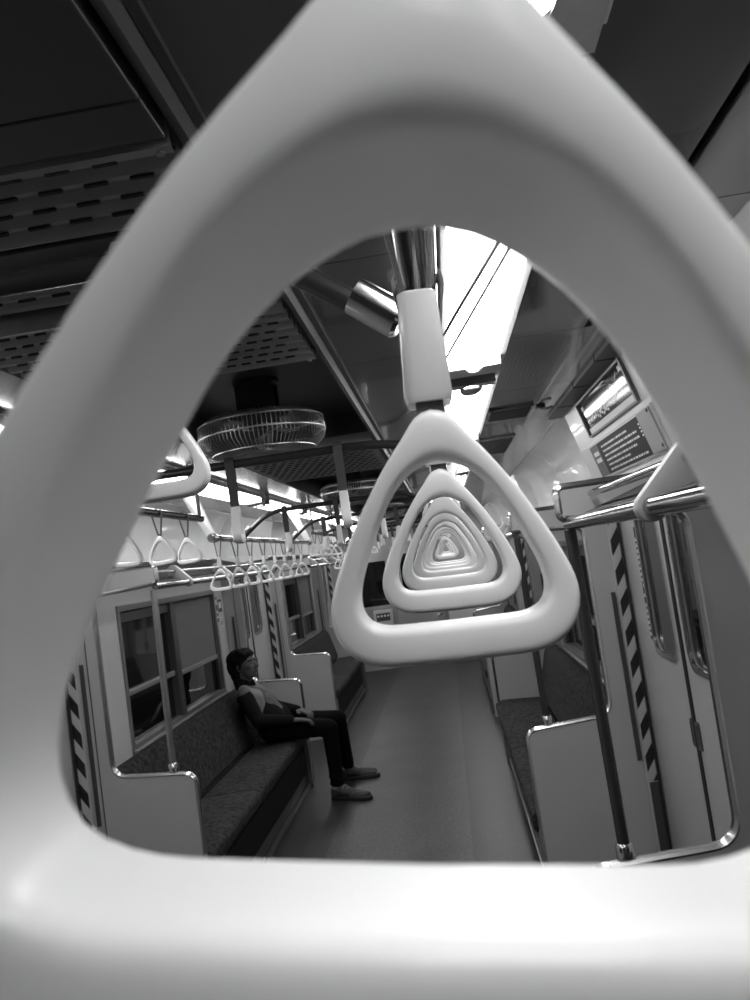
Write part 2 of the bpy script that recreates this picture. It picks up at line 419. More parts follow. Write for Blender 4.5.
for (y0, z0) in ((3.54, 1.985), (3.54, 1.958)):
    tx = MB()
    for q in range(3): slab(tx, y0-.034*q-.028, y0-.034*q, z0-.016, z0, .0130, .0005)
    tx.build('heading_lettering', M['tape_w'], nb, False)
tx = MB()
for q in range(4): slab(tx, 2.72, 2.735, 1.985-q*.012, 1.991-q*.012, .0122, .0005)
tx.build('small_lettering', M['tape_w'], nb, False)
for z in (1.895, 2.004): MB().lathe([(.0001,0),(.006,0),(.006,.004),(.0001,.004)], (hx(z)-.020, 2.56, z), 10, 'x').build('screw', M['rubber'], nb)

# ------------------------------------------------------------------ seat partitions, poles, benches, racks
def partition(s, y, label):
    t = thing('seat_partition', (s*1.02, y, 0), label, 'seat partition', 'draught partitions at the bench ends')
    pts = [(1.296,.0),(.775,.0),(.763,.02),(.763,.825),(1.148,.850),(1.150,1.695),(.832,1.715),(.832,1.795),(1.296,1.795)]
    rad = [0,.01,.01,.055,.075,.05,.018,.018,0]
    poly = rpath(pts, rad, 7, True)
    MB().prism([(s*x, z) for x, z in poly], lambda x, z, d: (x, d, z), y-.013, y+.013).build('panel', M['partition'], t)
    path = rpath([(.763,.03),(.763,.825),(1.148,.850),(1.150,1.695),(.832,1.715),(.832,1.795),(1.28,1.797)], [0,.055,.075,.05,.018,.018,0], 7)
    MB().tube([(s*x, y, z) for x, z in path], .0115, 8, flat=(1., 1.5)).build('edge_trim', M['trim'], t)
    g = MB(); gx = 1.224 if s > 0 else 1.226
    for q in range(2): g.box(s*(gx+.003+q*.008), s*(gx+.008+q*.008), y-.022, y-.0135, .645, 1.38)
    g.box(s*gx, s*(gx+.019), y-.016, y-.0132, .64, 1.385)
    if y > 3: g.build('grooved_strip', M['frame_dark'], t, False)
    if s < 0: MB().box(s*1.205, s*1.210, y-.016, y-.0128, .05, 1.66).build('joint_strip', M['frame_dark'], t, False)
    return t
pn = {(1,0): 'right seat partition nearest the camera, filling the lower right corner', (-1,1): 'left seat partition with curved chrome edge at the near bench end',
      (1,1): 'right seat partition just beyond the near sliding doors', (-1,2): 'left seat partition right behind the seated man',
      (1,2): 'right seat partition seen at the far end of the right bench', (-1,3): 'left seat partition beyond the second doors, in front of far bench',
      (1,3): 'right seat partition beyond the second right doors', (-1,4): 'left seat partition at the end of the far bench', (1,4): 'right seat partition at the end of the far right bench'}
for (s, k), lb in pn.items():
    partition(s, P[k], lb)
    where = lb.split('seat partition ')[1] if 'seat partition ' in lb else lb
    if k > 1: continue
    p = thing('grab_pole', (s*.87, P[k], .845), 'grab pole on the %s partition %s' % (side_name[s], where), 'grab pole', 'poles on the seat partitions')
    MB().tube([(s*.862, P[k], .850), (s*.852, P[k], 1.684)], .0155, 14).build('tube', M['steel'] if s < 0 else M['darkchrome'], p)
    MB().lathe([(.0175,.842),(.0225,.845),(.0225,.875),(.0175,.882)], (s*.862, P[k], 0), 16).build('collar', M['chrome'], p)

def bench(s, a, b, label, split):
    t = thing('bench_seat', (s*1.0, (a+b)/2, 0), label, 'bench seat', 'long benches along the walls')
    cp = rpath([(.735,.365),(.728,.45),(.80,.468),(1.085,.455),(1.11,.37)], .03, 5, True)
    y0, y1 = a+.03, b-.03
    prev = y0
    for q in split+[y1]:
        MB().prism([(s*x, z) for x, z in cp], lambda x, z, d: (x, d, z), prev, q-.012 if q != y1 else q).build('seat_cushion', M['seat'], t, True, .006)
        if q != y1: MB().prism([(s*(x*1.0), z-.004) for x, z in cp], lambda x, z, d: (x, d, z), q-.011, q-.001).build('cushion_piping', M['seattrim'], t)
        prev = q
    bpf = rpath([(1.075,.47),(1.165,.80),(1.20,.845),(1.25,.845),(1.285,.80),(1.285,.47)], [.03,.03,.03,.03,.02,.02], 5, True)
    MB().prism([(s*x, z) for x, z in bpf], lambda x, z, d: (x, d, z), y0, y1).build('backrest', M['seat'], t, True, .012)
    MB().box(s*.80, s*.83, y0, y1, .03, .36).box(s*.80, s*1.28, y0, y1, .355, .364).box(s*1.10, s*1.28, y0, y1, .364, .46).build('base', M['kick'], t, False, .003)
    gr = MB(); y = y0+.1
    while y < y1-.1:
        gr.box(s*.796, s*.801, y, y+.012, .11, .31); y += .024
    gr.build('heater_grille', M['black'], t, False)
    MB().box(s*.775, s*.80, y0, y1, .0, .028).build('floor_strip', M['steel'], t, False, .003)
    for yy in (y0+.02, y1-.05): MB().box(s*.755, s*.795, yy, yy+.03, .0, .362).build('end_post', M['steel'], t, False, .004)
    return t
bl = {(1,0): 'right bench beside the camera', (-1,1): 'left dark fabric bench on which the man sits', (1,1): 'right dark fabric bench between the partitions, mostly behind its panel',
      (-1,2): 'far left dark bench beyond the second doors', (1,2): 'far right dark bench beyond the second doors'}
for (s, k), lb in bl.items():
    a, b = SEATZ[k]
    bench(s, a, b, lb, [a+(b-a)*.44] if s > 0 else [a+(b-a)*.36])

def rack(s, a, b, label):
    t = thing('luggage_rack', (s*1.05, (a+b)/2, 1.69), label, 'luggage rack', 'luggage racks over the benches')
    y0, y1 = a+.018, b-.018
    MB().tube([(s*.85, y0, 1.70), (s*.85, y1, 1.70)], .0165, 14).build('front_rail', M['rail'], t)
    MB().tube([(s*1.268, y0, 1.858), (s*1.268, y1, 1.858)], .009, 10).build('rear_rail', M['chrome'], t)
    MB().tube([(s*.914, y0+.02, 1.768), (s*.914, y1-.02, 1.768)], .0095, 12).build('upper_rail', M['rail'], t)
    w = MB()
    for q in range(20):
        f = q/19; w.tube([(s*(.872+.395*f), y0, 1.712+.133*f), (s*(.872+.395*f), y1, 1.712+.133*f)], .0028, 5)
    n = int((y1-y0)/.016)
    for q in range(n+1):
        yy = y0+(y1-y0)*q/n; w.tube([(s*.872, yy, 1.712), (s*1.267, yy, 1.845)], .0026, 4)
    w.build('wire_shelf', M['shelf'], t)
    ys = [1.35, .45] if a < 0 else [a+.55, a+1.42, b-.55]
    for yy in ys:
        poly = []
        for j in range(13):
            an = PI*.62+PI*j/12*1.0; poly.append((.85+.024*math.cos(an+.55), 1.70+.024*math.sin(an+.55)))
        for j in range(13):
            an = -PI*.38+PI*j/12; poly.append((.925+.032*math.cos(an+.40), 1.768+.032*math.sin(an+.40)))
        MB().prism([(s*x, z) for x, z in poly], lambda x, z, d: (x, d, z), yy-.016, yy+.016).build('bracket_arm', M['arm'], t, True, .003)
    return t
rack(1, *SEATZ[0], 'right chrome luggage rack nearest the camera, under the notice board')
rack(-1, *SEATZ[1], 'left luggage rack above the bench with the seated man')
rack(1, *SEATZ[1], 'right luggage rack above the bench beyond the near doors')
rack(-1, *SEATZ[2], 'far left luggage rack beyond the second doors')
rack(1, *SEATZ[2], 'far right luggage rack beyond the second doors')

# ------------------------------------------------------------------ hand straps
OUT = [(0,-.002),(.048,-.008),(.080,-.036),(.107,-.082),(.159,-.145),(.209,-.209),(.252,-.272),(.294,-.336),(.332,-.4),(.366,-.463),(.4,-.527),(.43,-.591),(.457,-.654),(.48,-.718),(.49,-.782),(.477,-.86),(.44,-.925),(.37,-.975),(.28,-.995),(0,-1.0)]
INN = [(0,-.2),(.06,-.208),(.129,-.248),(.174,-.292),(.209,-.338),(.237,-.387),(.261,-.436),(.286,-.485),(.308,-.534),(.329,-.583),(.349,-.632),(.363,-.681),(.371,-.73),(.362,-.785),(.33,-.825),(.26,-.842),(0,-.845)]
def resamp(L, N):
    s = [0]
    for a, b in zip(L[:-1], L[1:]): s.append(s[-1]+math.hypot(b[0]-a[0], b[1]-a[1]))
    out = []
    for k in range(N):
        t = s[-1]*k/(N-1); i = 0
        while i < len(s)-2 and s[i+1] < t: i += 1
        f = (t-s[i])/(s[i+1]-s[i]); out.append((L[i][0]+(L[i+1][0]-L[i][0])*f, L[i][1]+(L[i+1][1]-L[i][1])*f))
    return out
def smooth_half(h, it=1):
    h = list(h)
    for _ in range(it):
        h = [h[0]]+[((h[i-1][0]+2*h[i][0]+h[i+1][0])/4, (h[i-1][1]+2*h[i][1]+h[i+1][1])/4) for i in range(1, len(h)-1)]+[h[-1]]
    return h
def grip_mesh(W=.11, N=40, ns=32, dep=.0129):
    ho, hi = smooth_half(resamp(OUT, N)), smooth_half(resamp(INN, N))
    full = lambda h: h+[(-x, z) for x, z in h[-2:0:-1]]
    O, I = full(ho), full(hi); rings = []
    for (ox, oz), (ix, iz) in zip(O, I):
        mx, mz, dx, dz = (ox+ix)/2*W, (oz+iz)/2*W, (ox-ix)/2*W, (oz-iz)/2*W
        r = []
        for j in range(ns):
            a = 2*PI*j/ns; c, s_ = math.cos(a), math.sin(a); e = .42
            c = math.copysign(abs(c)**e, c); s_ = math.copysign(abs(s_)**e, s_)
            r.append((mx+dx*c, dep*s_, mz+dz*c))
        rings.append(r)
    mb = MB(); mb.rings(rings, False, True); return mb
GZ = {}
def strap_proto(kind):
    # local origin on the rail axis, hanging down -Z, rail along local Y
    # kinds: 'long' (belt, sleeve, grip), 'short' (V belt, grip), 'wide' (broad riveted belt, grip)
    belt, sl = {'long': (.0925, .0495), 'short': (.084, 0), 'wide': (.118, 0), 'turned': (.132, 0)}[kind]
    t = bpy.data.objects.new('hanging_strap', None); C.objects.link(t); t.empty_display_size = .03
    b = MB(); wide = kind in ('wide', 'turned'); R0, R1, hw = (.0195, .0215, .013) if wide else (.0185, .0205, .0095)
    ring_o = []; ring_i = []
    zb = -belt-(.004 if kind == 'long' else 0)*0
    bx = .0045
    loop_o = [(bx+.002, zb)]+[(R1*math.cos(a), R1*math.sin(a)) for a in [(-.35+(PI+.7)*k/16) for k in range(17)]]+[(-bx-.002, zb)]
    loop_i = [(bx, zb)]+[(R0*math.cos(a), R0*math.sin(a)) for a in [(-.35+(PI+.7)*k/16) for k in range(17)]]+[(-bx, zb)]
    n = len(loop_o); vs = []; fs = []
    for y in (-hw, hw):
        vs += [(x, y, z) for x, z in loop_o]+[(x, y, z) for x, z in loop_i]
    q = 2*n
    for j in range(n-1):
        fs += [(j, j+1, q+j+1, q+j), (n+j, q+n+j, q+n+j+1, n+j+1), (j, n+j, n+j+1, j+1), (q+j, q+j+1, q+n+j+1, q+n+j)]
    fs += [(0, q, q+n, n), (n-1, 2*n-1, q+2*n-1, q+n-1)]
    b.add(vs, fs)
    # joining tab into the apex of the grip
    b.box(-.006, .006, -hw*.85, hw*.85, zb-sl-.016, zb-sl+.006 if sl else zb+.004)
    if kind == 'turned': b.v = [Vector((-v.y, v.x, v.z)) for v in b.v]
    bo = b.build('belt', M['belt'] if not wide else M['dgrey'], t, False)
    if wide:
        for z in (-.05, -.085):
            MB().lathe([(.0001,-.0095),(.004,-.0095),(.005,-.008),(.005,.008),(.004,.0095),(.0001,.0095)], (0, 0, z), 10, 'x').build('rivet', M['steel'], bo)
    if sl:
        rings = []
        for z, hx_, hy in ((zb, .0078, .0098), (zb-.001, .0088, .0112), (zb-.010, .0091, .0115), (zb-sl+.003, .0106, .0125), (zb-sl, .0095, .0115)):
            rings.append([(x, y, z) for x, y in rrect(-hx_, hx_, -hy, hy, .005, 4)])
        MB().rings(rings).build('sleeve', M['sleeve'], t)
    g = grip_mesh(); z = zb-sl-.003
    g.v = [v+Vector((0, 0, z)) for v in g.v]
    g.build('grip', M['grip'], t, True, angle=60)
    GZ[kind] = z
    return t
PROTO = {k: strap_proto(k) for k in ('long', 'short', 'wide', 'turned')}
USED = set()
def strap(kind, loc, label, group, yaw=0., swing=0., pitch=0.):
    rot = (pitch, swing, yaw)
    if kind in USED: o = dup(PROTO[kind], 'hanging_strap', loc, rot, label, group)
    else:
        o = PROTO[kind]; USED.add(kind); o.location = loc; o.rotation_euler = rot; o['label'] = label; o['group'] = group
    o['category'] = 'hand strap'
    return o
RXR, RXL = .534, -.555
rr = random.Random(5)
# camera row: nearest strap is posed by hand (pushed aside by the lens)
RZ = 1.8875
Rn = Matrix.Rotation(.0402, 3, 'Z') @ Matrix.Rotation(-.065, 3, 'X') @ Matrix.Rotation(.1377, 3, 'Y')
gc = Vector((.524, .0864, 1.6855)); gtop = gc+Rn @ Vector((0, 0, .055))
far2 = strap('long', (RXR-.0025, .375, RZ-.001), 'large sharp white triangular strap hanging in the centre, seen through the blurred one', 'white triangular hand straps', .0, .025)
near = strap('long', (0,0,0), 'huge blurred white triangular grip framing the whole view', 'white triangular hand straps')
near.rotation_euler = Rn.to_euler()
near.location = gtop-Rn @ Vector((0, 0, GZ['long']))
for ch_ in list(near.children):
    if ch_.name.startswith('belt'): bpy.data.objects.remove(ch_)
st_ = near.location+Rn @ Vector((0, 0, -.091)); yr = st_.y-.012
nbm = MB()
pth = [st_+Vector((-.004, 0, 0))]+[Vector((RXR-.0195*math.cos(a), yr, RZ+.0195*math.sin(a))) for a in [(-.2+(PI+.4)*k/14) for k in range(15)]]+[st_+Vector((.004, 0, 0))]
nbm.tube(pth, .010, 8, flat=(.12, 1.))
nbm.v = [Rn.transposed() @ (v-near.location) for v in nbm.v]
nb0 = nbm.build('belt', M['belt']); nb0.parent = near
names = ['', 'third white triangular strap, nested inside the sharp central one']
for i, y in enumerate([.375, .66, .96, 1.26, 1.56, 1.86, 2.14]):
    if i == 0: continue
    lb = names[i] if i < 2 else '%s triangular strap from the camera in the nested central row' % ORD[i+1]
    strap('long', (RXR, y, RZ), lb, 'white triangular hand straps', rr.uniform(-.03, .03), .025+rr.uniform(-.012, .012), rr.uniform(-.02, .02))
for zi, (a, b) in enumerate(DOORZ):
    for s in (-1, 1):
        ys = [a+.20+.325*k for k in range(5)] if zi else [2.45, 2.775, 3.10, 3.43]
        if zi == 0 and s < 0: ys = [2.775, 3.10, 3.43]
        for k, y in enumerate(ys):
            if y > b-.1: continue
            strap('short', (s*.526, y, 1.966), '%s short strap from the camera over the %s %s doors' % (ORD[k], ['near', 'second', 'far'][zi], side_name[s]), 'white triangular hand straps', rr.uniform(-.13, .13), rr.uniform(-.05, .05))
for zi in (1, 2):
    a, b = SEATZ[zi]
    for s in (-1, 1):
        for k in range(8 if zi == 1 else 8):
            y = a+.13+.333*k
            strap('long', (RXR if s > 0 else RXL, y, RZ), '%s strap in the row over the %s %s bench' % (ORD[k], ['', 'near', 'far'][zi], side_name[s]), 'white triangular hand straps', rr.uniform(-.10, .10), rr.uniform(-.04, .04))

# rails over the benches
def arm_poly(s, x0, z0, x1, z1):
    poly = []; ang = math.atan2(z1-z0, x1-x0)
    for j in range(13):
        a = ang+PI/2+PI*j/12; poly.append((s*(x0+.022*math.cos(a)), z0+.022*math.sin(a)))
    poly += [(s*(x1+.045*math.cos(ang-PI/2)), z1+.0*math.sin(ang)), (s*(x1-.045*math.cos(ang-PI/2)), z1)]
    return poly
for zi, (a, b) in enumerate(SEATZ):
    for s in (-1, 1):
        if zi == 0 and s < 0: continue
        x = RXR if s > 0 else -RXL
        t = thing('strap_rail', (s*x, (a+b)/2, 1.88), 'long %s strap rail over the %s bench on ceiling arms' % (side_name[s], ['camera-side', 'near', 'far'][zi]), 'strap rail', 'rails carrying the straps')
        MB().tube([(s*x, a+.02, RZ), (s*x, b+.03, RZ)], .0155, 14).build('tube', M['rail'], t)
        for yy in ([] if zi == 0 else [a+.06, b+.07]):
            m = MB().prism(arm_poly(s, x, RZ, .685, 2.198), lambda x_, z, d: (x_, d, z), yy-.006, yy+.006).build('ceiling_arm', M['lampframe'], t, True, .002)
            MB().lathe([(.0001,-.03),(.0205,-.03),(.0225,-.026),(.0225,.026),(.0205,.03),(.0001,.03)], (s*x, yy, RZ), 16, 'y').build('rail_socket', M['chrome'], t)
# rails over the doors
for zi, (a, b) in enumerate(DOORZ):
    for s in (-1, 1):
        t = thing('strap_rail', (s*.526, (a+b)/2, 1.966), 'dark %s strap rail over the %s doors between two arms' % (side_name[s], ['near', 'second', 'far'][zi]), 'strap rail', 'rails carrying the straps')
        MB().tube([(s*.526, a+.14, 1.966), (s*.526, b-.20, 1.966)], .0155, 14).build('tube', M['darkchrome'], t)
        for yy in (a+.16, b-.22):
            MB().tube(rpath([(s*.526, yy, 1.966), (s*.526, yy, 2.199)], 0), .008, 10).build('hanger', M['darkchrome'], t)
            MB().lathe([(.0001,2.188),(.028,2.188),(.028,2.194),(.02,2.1995),(.0001,2.1995)], (s*.526, yy, 0), 16).build('flange', M['steel'], t)
# cross bars
BARS = [(.82, RZ), (2.43, 1.966), (4.50, RZ), (5.95, RZ), (7.55, 1.966), (9.2, RZ), (10.7, RZ)]
for i, (y, ze) in enumerate(BARS):
    t = thing('cross_bar', (0, y, 2.01), '%s dark bar crossing the ceiling, its ends bent down to the strap rails' % ['nearest', 'second', 'third', 'fourth', 'fifth', 'sixth', 'farthest'][i], 'cross bar', 'bars crossing the car under the ceiling')
    xl, xr = (RXL, RXR) if ze < 1.9 else (-.526, .526)
    if i == 0: xl = -.53
    path = rpath([(xl+.02, y, ze+.012), (xl+.17, y, 2.012), (xr-.17, y, 2.012), (xr-.022, y, ze+.016)], [0, .08, .08, 0], 8)
    MB().tube(path, .0125, 14).build('tube', M['darkchrome'], t)
    if ze < 1.9:
        for (s, x) in ((-1, xl), (1, xr)):
            d = Vector((s*.15, 0, -.12)).normalized()
            e = Vector((x, y, ze+.004))-d*.017
            MB().tube([e-d*.062, e-d*.060, e-d*.01, e-d*.006], [.012, .0195, .0195, .016], 18).build('end_socket', M['chrome'], t)
bar_straps = [(0, .252, .06, 'large cut-off white grip left of the blurred frame, close to camera'), (1, -.062, 0, 'left of the two edge-on straps on the bar in front of the fan'),
    (1, .258, 0, 'right of the two edge-on straps on the bar in front of the fan')]
for i, x, yaw, lb in bar_straps:
    strap('wide' if i else 'turned', (x, BARS[i][0], 2.012), lb, 'white triangular hand straps', (PI/2+.12 if i else 0)+yaw, 0)
for i in range(2, 7):
    for k, x in enumerate((-.30, -.02, .22)):
        strap('wide', (x, BARS[i][0], 2.012), '%s strap from the left on the %s bar crossing the car' % (ORD[k], ['', '', 'third', 'fourth', 'fifth', 'sixth', 'farthest'][i]), 'white triangular hand straps', PI/2+rr.uniform(-.35, .35), 0)

# ------------------------------------------------------------------ ceiling lights
LP = [-.40, .98, 2.54, 4.10, 5.66, 7.23, 8.80, 10.37, 11.6]
for s in (-1, 1):
    for k, y0 in enumerate(LP):
        y1 = y0+(1.27 if k else 1.12)
        if y1 > YE: continue
        lb = '%s bright fluorescent ceiling light from the camera in the %s row' % (ORD[k], side_name[s])
        t = thing('ceiling_light', (s*.672, (y0+y1)/2, CZ), lb, 'ceiling light', 'fluorescent lights in two rows')
        pr = rpath([(.602,2.199),(.606,2.148),(.738,2.148),(.742,2.199)], [0,.03,.03,0], 5)
        df = MB().prism([(s*x, z) for x, z in pr], lambda x, z, d: (x, d, z), y0, y1)
        df.prism([(s*(.672+.026*math.cos(PI*j/12)), y1-.004+.05*math.sin(PI*j/12)) for j in range(13)], lambda x, y, d: (x, y, d), 2.150, 2.170)
        df.build('diffuser', M['light'], t)
        MB().tube([(s*(.672+.029*math.cos(PI*j/12)), y1-.002+.053*math.sin(PI*j/12), 2.152) for j in range(13)], .0035, 6).build('clip', M['chrome'], t)
        MB().prism([(s*(.672+.034*math.cos(PI*j/12)), y0-.002+.11*math.sin(PI*j/12)) for j in range(13)], lambda x, y, d: (x, y, d), 2.1425, 2.1475).build('tongue', M['arm'], t, False)
        f = MB()
        for (xa, xb) in ((.588, .600), (.744, .760)): f.box(s*xa, s*xb, y0-.05, y1+.11, 2.172, 2.199)
        f.build('frame', M['lampframe'], t, False, .002)
        for (ya, yb) in ((y0-.052, y0-.002), (y1+.002, y1+.112)):
            near_end = ya < y0
            ce = MB(); 
            # cap plate with a rounded notch towards the tube
            n = 16; yo, yi = (ya, yb) if near_end else (yb, ya)
            inner = []
            for j in range(n+1):
                a = PI*j/n; inner.append((s*(.672-.022*math.cos(a)), yi+(yo-yi)*.62*math.sin(a)))
            poly = [(s*.600, yi)]+inner+[(s*.744, yi), (s*.744, yo), (s*.600, yo)]
            ce.prism(poly, lambda x, y, d: (x, y, d), 2.147, 2.199)
            ce.build('end_cap', M['steel'], t, False)
# wire guard under the second right light
wg = tag(MB().tube(rpath([(.684, 1.26, 2.14), (.607, 1.714, 2.14), (.590, 1.83, 2.14), (.560, 1.84, 2.14)], [0,.05,.05,0], 6), .0034, 8).tube([(.703, 1.29, 2.14), (.585, 2.12, 2.14)], .0028, 8).build('hanging_wire', M['dgrey']), 'thin dark bent wires under the bright light above the central straps', 'wire')

# ------------------------------------------------------------------ ceiling centre: vent panels and fans
def vent(y0, y1, label, rows, sl_=.030, pit_=.056):
    t = thing('ceiling_vent_panel', (0, (y0+y1)/2, 2.16), label, 'vent panel', 'perforated panels along the ceiling centre')
    n = rows; p = (y1-y0-.03)/n; prof = [(y0, 2.195), (y0+.004, 2.163), (y0+.015, 2.160)]
    for k in range(n):
        b = y0+.015+k*p
        prof += [(b+p*.12, 2.163), (b+p*.34, 2.176), (b+p*.62, 2.176), (b+p*.88, 2.163)]
    prof += [(y1-.015, 2.160), (y1-.004, 2.163), (y1, 2.195)]
    m = MB(); xs = (-.305, .292); nn = len(prof)
    vs = [(xs[0], y, z) for y, z in prof]+[(xs[1], y, z) for y, z in prof]
    m.add(vs, [(j, j+1, nn+j+1, nn+j) for j in range(nn-1)])
    vs2 = [(x, y, z+.0) for x in xs for y, z in ((y0, 2.199), (y1, 2.199))]
    m.box(xs[0], xs[1], y0, y1, 2.194, 2.199)
    m.build('panel', M['vent'], t, False)
    h = MB()
    for k in range(n):
        b = y0+.015+k*p
        for q, (fy, ww) in enumerate(((.46, .0045), (.02, .003))):
            yy = b+p*fy; zz = 2.1755 if q == 0 else 2.1605
            x = -.28+(pit_/2 if (k+q) % 2 else 0)
            while x < .25:
                sl = rrect(x, x+sl_, yy-ww, yy+ww, ww*.95, 3)
                h.prism(sl, lambda a, c, d: (a, c, d), zz-.0012, zz+.002); x += pit_
    h.build('slots', M['black'], t, False)
    for x in (-.29, .277):
        for y in (y0+.012, y1-.012): MB().lathe([(.0001,2.157),(.005,2.158),(.005,2.1605),(.0001,2.1605)], (x, y, 0), 10).build('screw', M['steel'], t)
    return t
vent(.885, 1.085, 'perforated ceiling panel nearest the camera at upper left', 4)
vent(1.17, 1.325, 'narrow perforated ceiling panel second from the camera', 3)
vent(1.37, 1.95, 'long perforated ceiling panel just in front of the first fan', 10, .022, .034)
vent(3.42, 4.55, 'perforated ceiling panel between the first and second fans', 16, .024, .04)
vent(6.15, 7.2, 'perforated ceiling panel between the second and third fans', 12)
vent(8.8, 9.85, 'perforated ceiling panel between the third and fourth fans', 10)
def blank(y0, y1, label):
    o = MB().box(-.305, .292, y0, y1, 2.162, 2.198).build('ceiling_cover_plate', M['ceilmid'], None, False, .002, origin=(0, (y0+y1)/2, 2.16))
    tag(o, label, 'cover plate', 'plain plates in the ceiling centre')
blank(.795, .872, 'dull plain strip in front of the nearest perforated ceiling panel')
blank(-.2, .792, 'plain dark ceiling plate at the very top left corner')
blank(1.095, 1.155, 'plain narrow plate between the two nearest perforated panels')
for i, y in enumerate((1.16, 1.3475)):
    tag(MB().box(-.305, .292, y-.004, y+.004, 2.135, 2.198).build('ceiling_rib', M['steel'], None, False, .001, origin=(0, y, 2.16)), ['thin metal rib beside the narrow perforated panel, nearer the camera', 'thin metal rib in front of the long perforated panel'][i], 'ceiling rib', 'ribs between ceiling panels')

def fan(y, label):
    t = thing('ceiling_fan', (0, y, 2.299), label, 'ceiling fan', 'caged ceiling fans down the car')
    m = MB().lathe([(.0001,2.299),(.075,2.299),(.075,2.286),(.03,2.28),(.03,2.20),(.0001,2.20)], (0, y, 0), 24)
    m.box(-.06, .06, y-.05, y-.035, 2.190, 2.286).box(-.06, .06, y+.035, y+.05, 2.190, 2.286).build('mount', M['fan'], t)
    MB().lathe([(.0001,2.210),(.045,2.207),(.06,2.190),(.06,2.155),(.045,2.140),(.0001,2.138)], (0, y, 0), 24).build('motor', M['fan'], t)
    MB().lathe([(.0001,2.140),(.028,2.135),(.034,2.120),(.03,2.095),(.0001,2.088)], (0, y, 0), 20).build('hub', M['dgrey'], t)
    for k in range(4):
        a0 = k*PI/2+.4; b = MB(); rings = []
        for q in range(7):
            f = q/6; r = .03+.135*f; w = .5*(.55+.45*math.sin(PI*min(1, f*1.1)))
            rings.append([Vector((r*math.cos(a0+w*u), y+r*math.sin(a0+w*u), 2.113+.022*u+dz)) for u, dz in ((-1,-.0012),(-.4,-.0012),(.3,-.0012),(1,-.0012),(1,.0012),(.3,.0012),(-.4,.0012),(-1,.0012))])
        b.rings(rings).build('blade', M['blade'], t)
    g = MB(); pr = [(.055,2.063),(.11,2.059),(.165,2.067),(.196,2.095),(.203,2.120),(.200,2.160),(.17,2.181),(.10,2.187)]
    for k in range(88):
        a = 2*PI*k/88; g.tube([(r*math.cos(a), y+r*math.sin(a), z) for r, z in pr], .0014, 4)
    for r, z, w in ((.055,2.063,.003),(.11,2.059,.002),(.165,2.067,.002),(.203,2.120,.0028),(.200,2.160,.0025),(.10,2.187,.003)):
        g.tube([(r*math.cos(2*PI*k/48), y+r*math.sin(2*PI*k/48), z) for k in range(48)], w, 6, True)
    g.build('guard', M['fanwire'], t)
    MB().lathe([(.0001,2.059),(.045,2.059),(.055,2.063),(.045,2.068),(.0001,2.068)], (0, y, 0), 24).build('badge_disc', M['grey'], t)
for i, y in enumerate((2.66, 5.32, 7.98, 10.64)):
    fan(y, ['large caged ceiling fan nearest the camera', 'second caged ceiling fan, behind the edge-on straps', 'third caged ceiling fan, small and far', 'farthest caged ceiling fan'][i])

# vents and hook in the right ceiling
v = thing('ceiling_vent', (.865, 3.5, CZ), 'dark slotted vent in the right ceiling beside the light', 'vent')
MB().box(.775, .955, 3.36, 3.64, 2.190, 2.1995).build('frame', M['ceil'], v, False, .003)
lv = MB()
for k in range(7): lv.box(.785, .945, 3.395+k*.032, 3.415+k*.032, 2.186, 2.1905)
lv.build('louvre', M['black'], v, False)
v = thing('ceiling_vent', (.90, 4.65, CZ), 'perforated dark return grille in the right ceiling farther along', 'vent')
MB().box(.76, .955, 4.27, 5.0, 2.190, 2.1995).build('frame', M['vent'], v, False, .003)
lv = MB()
for k in range(24):
    for q in range(7): lv.box(.774+q*.025+(.012 if k % 2 else 0), .786+q*.025+(.012 if k % 2 else 0), 4.29+k*.029, 4.308+k*.029, 2.187, 2.1905)
lv.build('perforation', M['black'], v, False)
hk = tag(MB().tube(rpath([(.99, 3.45, 2.199), (.99, 3.45, 2.185), (1.01, 3.42, 2.180), (1.03, 3.41, 2.184)], [0,.008,.008,0], 4), .005, 8).lathe([(.0001,2.192),(.018,2.192),(.018,2.1995),(.0001,2.1995)], (.99, 3.45, 0), 14).build('ceiling_hook', M['rubber'], None, origin=(.99, 3.45, 2.199)), 'small black clip hook on the right ceiling edge', 'hook')

# ------------------------------------------------------------------ wall stickers
def sticker(y0, y1, z0, z1, m, label, marks):
    t = thing('wall_sticker', (-WX, (y0+y1)/2, (z0+z1)/2), label, 'sticker', 'stickers beside the left window')
    MB().box(-WX, -WX+.0012, y0, y1, z0, z1).build('backing', m, t, False)
    mk = MB()
    for (a, b, c, d) in marks: mk.box(-WX+.0012, -WX+.0018, y0+(y1-y0)*a, y0+(y1-y0)*b, z0+(z1-z0)*c, z0+(z1-z0)*d)
    mk.build('print', M['tape_w'] if m is not M['tape_w'] else M['dgrey'], t, False)
sticker(6.475, 6.54, 1.37, 1.56, M['dgrey'], 'tall dark sticker between the left window and the doors', [(.15,.85,.70,.92),(.2,.8,.35,.45),(.2,.8,.15,.25)])
sticker(6.56, 6.66, 1.44, 1.54, M['dgrey'], 'square dark sticker right of the tall one by left window', [(.15,.85,.30,.80)])
sticker(6.56, 6.60, 1.33, 1.40, M['tape_w'], 'small pale pictogram sticker under the square one, left', [(.25,.75,.1,.6),(.35,.65,.7,.9)])
sticker(6.615, 6.655, 1.33, 1.40, M['tape_w'], 'small pale pictogram sticker under the square one, right', [(.25,.75,.1,.6),(.35,.65,.7,.9)])

